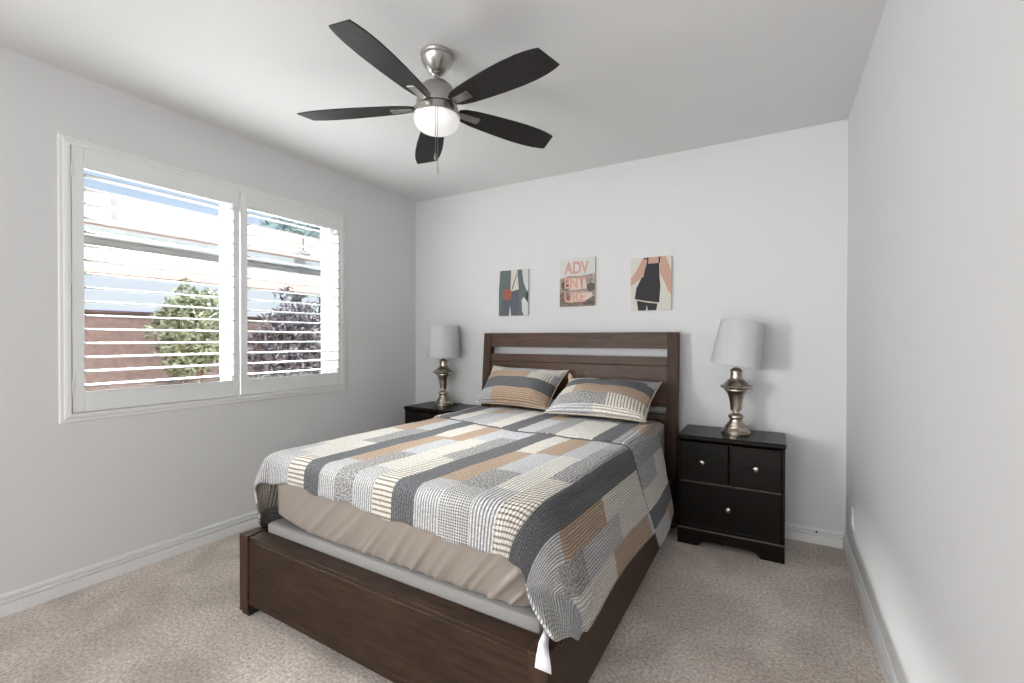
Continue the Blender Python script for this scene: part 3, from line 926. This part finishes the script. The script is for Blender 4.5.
# ------------------------------------------------------------------ ceiling fan
FC = Vector((-1.457, 1.782, H))
fan = empty('ceiling_fan', FC, 'brushed nickel ceiling fan with five dark blades and a lit bowl', 'ceiling fan')
MB().lathe([(0, 0), (0.082, 0), (0.082, -0.006), (0.078, -0.012), (0.077, -0.02), (0.079, -0.024), (0.075, -0.036), (0.066, -0.052), (0.053, -0.070), (0.041, -0.084), (0.032, -0.090), (0.0, -0.092)], seg=48).build('canopy', M['nickel'], fan, smooth=40)
MB().lathe([(0, -0.090), (0.026, -0.090), (0.026, -0.098), (0.0135, -0.104), (0.0135, -0.14), (0, -0.14)], seg=24).build('downrod', M['nickel'], fan, smooth=40)
MB().lathe([(0, -0.126), (0.028, -0.126), (0.036, -0.131), (0.054, -0.141), (0.074, -0.158), (0.089, -0.182), (0.098, -0.212), (0.100, -0.244), (0.096, -0.258), (0, -0.260)], seg=56).build('motor_housing', M['nickel'], fan, smooth=40)
MB().lathe([(0, -0.259), (0.06, -0.259), (0.06, -0.264), (0.102, -0.266), (0.106, -0.270), (0.106, -0.292), (0.112, -0.295), (0.112, -0.303), (0.108, -0.307), (0, -0.307)], seg=56).build('light_kit_ring', M['nickel'], fan, smooth=40)
bp_ = [(0.107, -0.306)]
for k in range(0, 13):
    a = PI / 2 * k / 12
    bp_.append((0.112 * math.cos(a) ** 0.55 if k < 12 else 0, -0.314 - 0.066 * math.sin(a)))
MB().lathe(bp_, seg=56, cap=False).build('light_bowl', M['bowl'], fan, smooth=180)
def blade_outline():
    pts = []
    up_ = [(0.112, 0.030), (0.14, 0.046), (0.20, 0.059), (0.28, 0.068), (0.38, 0.0765), (0.48, 0.081), (0.56, 0.080), (0.62, 0.074), (0.665, 0.064), (0.692, 0.055)]
    dn_ = [(0.112, -0.030), (0.14, -0.046), (0.20, -0.059), (0.28, -0.068), (0.38, -0.0765), (0.48, -0.081), (0.56, -0.079), (0.61, -0.074), (0.650, -0.066), (0.668, -0.060)]
    return up_ + dn_[::-1]
ZBL = -0.258
blade0 = None
ANG = [-81.0, -10.2, 62.0, 134.8, 205.0]
for k, ang in enumerate(ANG):
    rotm = Matrix.Rotation(math.radians(ang), 4, 'Z')
    if blade0 is None:
        tilt = Matrix.Translation((0, 0, ZBL)) @ Matrix.Rotation(math.radians(1.6), 4, 'Y') @ Matrix.Rotation(math.radians(-10.5), 4, 'X')
        bm_ = MB().prism(blade_outline(), lambda p: (p[0], p[1], 0.003), lambda p: (p[0], p[1], -0.003)).xform(tilt)
        blade0 = bm_.build('blade', M['fan_blade'], fan, bevel=0.0012)
        br = MB()
        br.prism([(0.125, 0.019), (0.225, 0.023), (0.232, 0.019), (0.232, -0.019), (0.225, -0.023), (0.125, -0.019)], lambda p: (p[0], p[1], -0.0032), lambda p: (p[0], p[1], -0.0085))
        for rx in (0.17, 0.21): br.lathe([(0.004, -0.0085), (0.003, -0.0105), (0, -0.011)], (rx, 0, 0), 10)
        br.xform(tilt)
        br.prism([(0.088, ZBL + 0.022), (0.088, ZBL + 0.012), (0.108, ZBL - 0.002), (0.135, ZBL - 0.0085), (0.135, ZBL - 0.003), (0.112, ZBL + 0.006)], lambda p: (p[0], -0.014, p[1]), lambda p: (p[0], 0.014, p[1]))
        br.build('blade_bracket', M['nickel'], blade0, bevel=0.001)
        b_ = blade0
    else:
        b_ = blade0.copy(); COL.objects.link(b_); b_.parent = fan
        ci = blade0.children[0].copy(); COL.objects.link(ci); ci.parent = b_
    b_.matrix_local = rotm
ca_ = math.radians(-52)
for da, zl, r_ in ((-0.045, -0.562, 0.117), (0.05, -0.630, 0.117)):
    px, py = r_ * math.cos(ca_ + da), r_ * math.sin(ca_ + da)
    c_ = MB()
    c_.tube([(px, py, -0.298), (px, py, zl + 0.03)], 0.0013, 6)
    ch = c_.build('pull_chain', M['chain'], fan)
    MB().lathe([(0, zl + 0.034), (0.003, zl + 0.032), (0.0055, zl + 0.022), (0.0065, zl + 0.006), (0.004, zl), (0, zl)], (px, py, 0), 14).build('pull_knob', M['chain'] if da < 0 else M['nickel'], ch, smooth=60)

# ------------------------------------------------------------------ canvases on the back wall
def flat(name, col):
    return simple(name, col, 0.8, spec=0.1, nscale=120, nstr=0.05, ndist=0.001, var=0.05)
def canvas(x0, x1, z0, z1, label, shapes, bgcol, texts=()):
    y1 = YB - 0.0005; y0 = YB - 0.022
    base = ((x0 + x1) / 2, y1, z0)
    root = empty('canvas_print', base, label, 'picture', 'small canvas prints above the headboard')
    MB(base).box(x0, x1, y0, y1, z0, z1).build('canvas', bgcol, root, bevel=0.0015)
    if shapes:
        mb = MB(base); mats = []
        for li, (mat, poly) in enumerate(shapes):
            if mat not in mats: mats.append(mat)
            yy = y0 - 0.0003 - 0.00012 * li
            f = lambda q, d: (x0 + (x1 - x0) * min(1, max(0, q[0])), yy + d, z1 - (z1 - z0) * min(1, max(0, q[1])))
            v = mb.verts([f(q, 0) for q in poly])
            fc = mb.bm.faces.new(v); fc.material_index = mats.index(mat)
        mb.build('printed_picture', mats, root)
    for txt, mat, u0, u1, v0, v1 in texts:
        cu = bpy.data.curves.new('lettering', 'FONT'); cu.body = txt; cu.size = 1.0; cu.extrude = 0.0; cu.offset = 0.03
        to = bpy.data.objects.new('lettering_source', cu); COL.objects.link(to)
        bpy.context.view_layer.update()
        me = bpy.data.meshes.new_from_object(to.evaluated_get(bpy.context.evaluated_depsgraph_get()))
        COL.objects.unlink(to); bpy.data.objects.remove(to)
        xs = [v.co.x for v in me.vertices]; ys = [v.co.y for v in me.vertices]
        wx, wy = max(xs) - min(xs), max(ys) - min(ys)
        for v in me.vertices:
            a = (v.co.x - min(xs)) / wx; b2 = (v.co.y - min(ys)) / wy
            X = x0 + (x1 - x0) * (u0 + (u1 - u0) * a); Z = z1 - (z1 - z0) * (v1 + (v0 - v1) * b2)
            v.co = Vector((X, y0 - 0.0035, Z)) - Vector(base)
        me.materials.clear(); me.materials.append(mat)
        o = bpy.data.objects.new('lettering', me); COL.objects.link(o); o.parent = root
    return root
cb1 = flat('print_pale_grey', lin(206, 208, 207)); teal = flat('print_teal', lin(104, 114, 113)); slate = flat('print_slate', lin(98, 101, 108))
skin = flat('print_skin', lin(192, 156, 140)); crm = flat('print_cream', lin(212, 202, 190)); red = flat('print_red', lin(164, 100, 86))
ink = flat('print_ink', lin(64, 63, 65)); cb3 = flat('print_stone', lin(206, 203, 192)); coral = flat('print_coral', lin(206, 160, 146))
haze = flat('print_haze', lin(208, 207, 205)); earth = simple('print_earth', lin(158, 148, 138), 0.8, spec=0.1, nscale=38, nstr=0, var=0.4); moss = flat('print_moss', lin(98, 92, 84)); pale = flat('print_pale', lin(212, 196, 186))
brick = simple('print_brown', lin(128, 114, 104), 0.8, spec=0.1, nscale=45, nstr=0, var=0.4)
circ = [(0.30 + 0.165 * math.cos(2 * PI * k / 20), 0.53 + 0.128 * math.sin(2 * PI * k / 20)) for k in range(20)]
canvas(-2.206, -1.903, 1.548, 1.957, 'small canvas of a figure in a teal coat with a round red bag', [
    (teal, [(0.05, 0), (0.43, 0), (0.41, 0.42), (0.40, 0.6), (0.33, 1), (0, 1), (0, 0.45)]),
    (crm, [(0.43, 0), (0.64, 0), (0.69, 0.43), (0.41, 0.47)]),
    (slate, [(0.40, 0.47), (0.69, 0.43), (0.68, 1), (0.43, 1), (0.39, 0.76), (0.35, 1), (0.06, 1), (0.16, 0.62)]),
    (teal, [(0.64, 0), (0.79, 0), (0.86, 0.3), (1, 0.54), (1, 0.74), (0.86, 0.6), (0.79, 0.66), (0.80, 0.9), (0.86, 1), (0.68, 1), (0.69, 0.43)]),
    (ink, [(0.62, 0.08), (0.645, 0.08), (0.47, 0.43), (0.44, 0.43)]),
    (ink, [(0.95, 0.50), (1, 0.47), (1, 0.75), (0.93, 0.62)]),
    (red, circ)], cb1)
canvas(-1.598, -1.287, 1.611, 2.013, 'small canvas with large coral letters over a landscape', [
    (haze, [(0, 0), (1, 0), (1, 0.36), (0, 0.36)]),
    (earth, [(0, 0.42), (0.3, 0.36), (0.6, 0.38), (1, 0.33), (1, 1), (0, 1)]),
    (moss, [(0.04, 0.5), (0.2, 0.46), (0.26, 0.56), (0.2, 0.66), (0.05, 0.6)]),
    (moss, [(0.72, 0.6), (0.86, 0.52), (1, 0.55), (1, 0.68), (0.84, 0.7)]),
    (brick, [(0, 0.72), (0.18, 0.68), (0.3, 0.8), (0.6, 0.86), (1, 0.8), (1, 1), (0, 1)]),
    (moss, [(0.66, 0.92), (0.8, 0.87), (0.97, 0.9), (0.96, 0.97), (0.7, 0.97)]),
    (pale, [(0.26, 0.42), (0.74, 0.4), (0.78, 0.64), (0.3, 0.66)]),
    (pale, [(0.30, 0.72), (0.92, 0.72), (0.94, 0.80), (0.72, 0.9), (0.30, 0.92)])], haze,
    [('ADV', coral, 0.14, 0.84, 0.07, 0.33), ('ENT', coral, 0.14, 0.74, 0.40, 0.63), ('URE', coral, 0.14, 0.74, 0.69, 0.92)])
canvas(-0.992, -0.686, 1.560, 1.967, 'small canvas of a bare-armed figure in a dark pinafore dress', [
    (skin, [(0.29, 0.03), (0.43, 0.0), (0.41, 0.16), (0.33, 0.34), (0.18, 0.44), (0, 0.54), (0, 0.38), (0.14, 0.24)]),
    (skin, [(0.42, 0.0), (0.72, 0.0), (0.71, 0.16), (0.42, 0.16)]),
    (skin, [(0.74, 0.0), (0.86, 0.0), (0.95, 0.18), (1, 0.32), (1, 0.72), (0.93, 0.66), (0.80, 0.42), (0.72, 0.3)]),
    (ink, [(0.15, 0.79), (0.67, 0.87), (0.64, 1), (0.43, 1), (0.41, 0.9), (0.38, 1), (0.19, 1)]),
    (crm, [(0.10, 0.77), (0.45, 0.82), (0.71, 0.85), (0.70, 0.88), (0.44, 0.855), (0.11, 0.80)]),
    (ink, [(0.40, 0.12), (0.71, 0.12), (0.715, 0.38), (0.74, 0.55), (0.71, 0.86), (0.45, 0.83), (0.10, 0.78), (0.14, 0.58), (0.27, 0.38), (0.32, 0.36), (0.35, 0.25)]),
    (ink, [(0.41, 0.0), (0.445, 0.0), (0.44, 0.13), (0.40, 0.13)]),
    (ink, [(0.70, 0.0), (0.74, 0.0), (0.72, 0.13), (0.69, 0.13)]),
    (ink, [(0.31, 0.015), (0.42, 0.0), (0.42, 0.03), (0.32, 0.035)])], cb3)

# ------------------------------------------------------------------ outlet on the right wall, cable end in the baseboard
oc = (XR, 3.275, 0.306)
ol = empty('wall_outlet', oc, 'white electrical outlet low on the right wall near the corner', 'outlet')
MB(oc).box(XR - 0.006, XR - 0.0003, 3.24, 3.31, 0.249, 0.363).build('cover_plate', M['plastic'], ol, bevel=0.002)
for dz in (-0.02, 0.02):
    r_ = MB(oc).box(XR - 0.009, XR - 0.005, 3.259, 3.291, 0.306 + dz - 0.014, 0.306 + dz + 0.014)
    s_ = r_.build('socket', M['plastic'], ol, bevel=0.002)
    MB(oc).box(XR - 0.0098, XR - 0.0088, 3.268, 3.270, 0.306 + dz - 0.004, 0.306 + dz + 0.006).box(XR - 0.0098, XR - 0.0088, 3.279, 3.281, 0.306 + dz - 0.004, 0.306 + dz + 0.006).build('slot', M['black'], s_)
cs = (0.232, YB - 0.012, 0.078)
k = MB().lathe([(0, -0.004), (0.006, -0.003), (0.006, 0.006), (0.003, 0.007), (0.003, 0.012), (0, 0.012)], (0, 0, 0), 14)
k.xform(Matrix.Rotation(PI / 2, 4, 'X'))
tag(k.build('cable_plug', M['black'], loc=cs, smooth=40), 'tiny dark cable plug in the back baseboard right of the nightstand', 'plug')

# ------------------------------------------------------------------ outside the window
struct(MB((-14, 3, -0.3)).box(-24, XL - TH - 0.01, -14, 20, -0.5, -0.3).build('ground', M['gravel']), 'pale gravel yard outside', 'ground')
bw = MB((-7.6, 3, -0.3)).box(-7.8, -7.6, -8, 14, -0.3, 1.66)
bw.box(-7.83, -7.57, -8, 14, 1.66, 1.70)
tag(bw.build('block_wall', M['block'], bevel=0.01), 'reddish brown block wall across the yard', 'garden wall')
pc = empty('patio_cover', (-7, 4, -0.3), 'beige stuccoed patio cover with a grey fascia band, outside the window', 'patio cover')
po = (-7, 4, -0.3)
MB(po).box(-7.3, -7.0, 1.0, 7.6, 2.70, 3.10).build('upper_beam', M['stucco'], pc, bevel=0.01)
MB(po).box(-7.45, -6.94, 0.9, 7.7, 2.53, 2.66).box(-7.3, -7.1, 1.0, 7.6, 2.44, 2.53).build('fascia_band', M['fascia'], pc, bevel=0.005)
MB(po).box(-7.3, -7.0, 1.0, 7.6, 2.26, 2.44).box(-7.27, -7.03, 1.0, 7.6, 2.12, 2.26).build('lower_beam', M['stucco'], pc, bevel=0.01)
MB(po).box(-7.3, -7.05, 1.0, 7.6, 2.655, 2.705).build('ledge', M['stucco'], pc)
for yy in (1.1, 7.3):
    MB(po).box(-7.3, -7.0, yy - 0.15, yy + 0.15, -0.3, 2.125).build('post', M['stucco'], pc, bevel=0.01)
for zz in (2.80, 2.95):
    MB(po).box(-7.0, -6.975, 2.40, 2.45, zz, zz + 0.075).build('vent', M['fascia'], pc)
lp = empty('pendant_lantern', (-6.8, 4.86, 2.72), 'small dark pendant lantern hanging by the patio cover', 'lantern')
lo_ = (-6.8, 4.86, 2.72)
MB(lo_).tube([(-6.8, 4.86, 2.80), (-6.8, 4.86, 3.06), (-6.99, 4.86, 3.06)], 0.008, 6).build('arm', M['black'], lp)
MB(lo_).lathe([(0, 2.80), (0.03, 2.79), (0.11, 2.735), (0.11, 2.72), (0, 2.72)], (-6.8, 4.86, 0), 20).build('lamp_shade', M['fascia'], lp, smooth=40)

def shrub(name, c, rad, count, size, mat, trunk_r, label, cat='tree', stems=3):
    root = empty(name, (c[0], c[1], -0.3), label, cat)
    base = Vector((c[0], c[1], -0.3))
    mb = MB(base)
    rnd = random.Random(int(abs(c[1]) * 100))
    for _ in range(count):
        while True:
            p = Vector((rnd.uniform(-1, 1), rnd.uniform(-1, 1), rnd.uniform(-1, 1)))
            if 0.25 < p.length < 1: break
        lump = 0.75 + 0.35 * noise.noise(p * 2.3)
        q = Vector(c) + Vector((p.x * rad[0], p.y * rad[1], p.z * rad[2])) * lump
        d = Vector((rnd.gauss(0, 1), rnd.gauss(0, 1), rnd.gauss(0.4, 1))).normalized()
        e = d.orthogonal().normalized(); e = Matrix.Rotation(rnd.uniform(0, 6.28), 3, d) @ e
        s = size * rnd.uniform(0.6, 1.3)
        v = mb.verts([q - d * s, q + e * s * 0.32, q + d * s, q - e * s * 0.32])
        mb.bm.faces.new(v)
    mb.build('foliage', mat, root)
    tb = MB(base)
    for k in range(stems):
        a = 2 * PI * k / stems
        tb.tube([base + Vector((0.06 * math.cos(a), 0.06 * math.sin(a), 0)), Vector((c[0], c[1], c[2] - rad[2] * 0.4)) + Vector((rad[0] * 0.25 * math.cos(a), rad[1] * 0.25 * math.sin(a), 0)),
                 Vector(c) + Vector((rad[0] * 0.5 * math.cos(a), rad[1] * 0.5 * math.sin(a), rad[2] * 0.4))], [trunk_r, trunk_r * 0.7, trunk_r * 0.3], 8)
    tb.build('trunk', M['bark'], root, smooth=180)
    return root
shrub('garden_tree', (-6.3, 2.98, 1.42), (0.5, 0.52, 0.72), 4800, 0.048, M['leaf'], 0.035, 'light green leafy tree seen through the left shutter', 'tree')
shrub('dark_shrub', (-6.2, 4.35, 1.0), (0.55, 0.95, 1.2), 9000, 0.05, M['leaf_dark'], 0.04, 'dark purplish shrub seen through the right shutter', 'shrub', 5)
shrub('distant_tree', (-14, 10.5, 4.2), (1.6, 3.2, 1.8), 3200, 0.22, M['leaf_far'], 0.12, 'pale grey-green treetop above the patio cover', 'tree')
hl = MB((-90, 20, 0))
ridge = [(-60 + 8 * k, 5.0 + 2.2 * noise.noise(Vector((k * 0.6, 0.3, 0)))) for k in range(24)]
poly = ridge + [(130, -2), (-60, -2)]
hl.prism(poly, lambda q: (-90, q[0], q[1]), lambda q: (-100, q[0], q[1]))
struct(hl.build('hills', M['hills']), 'hazy lilac hills on the horizon', 'hills')
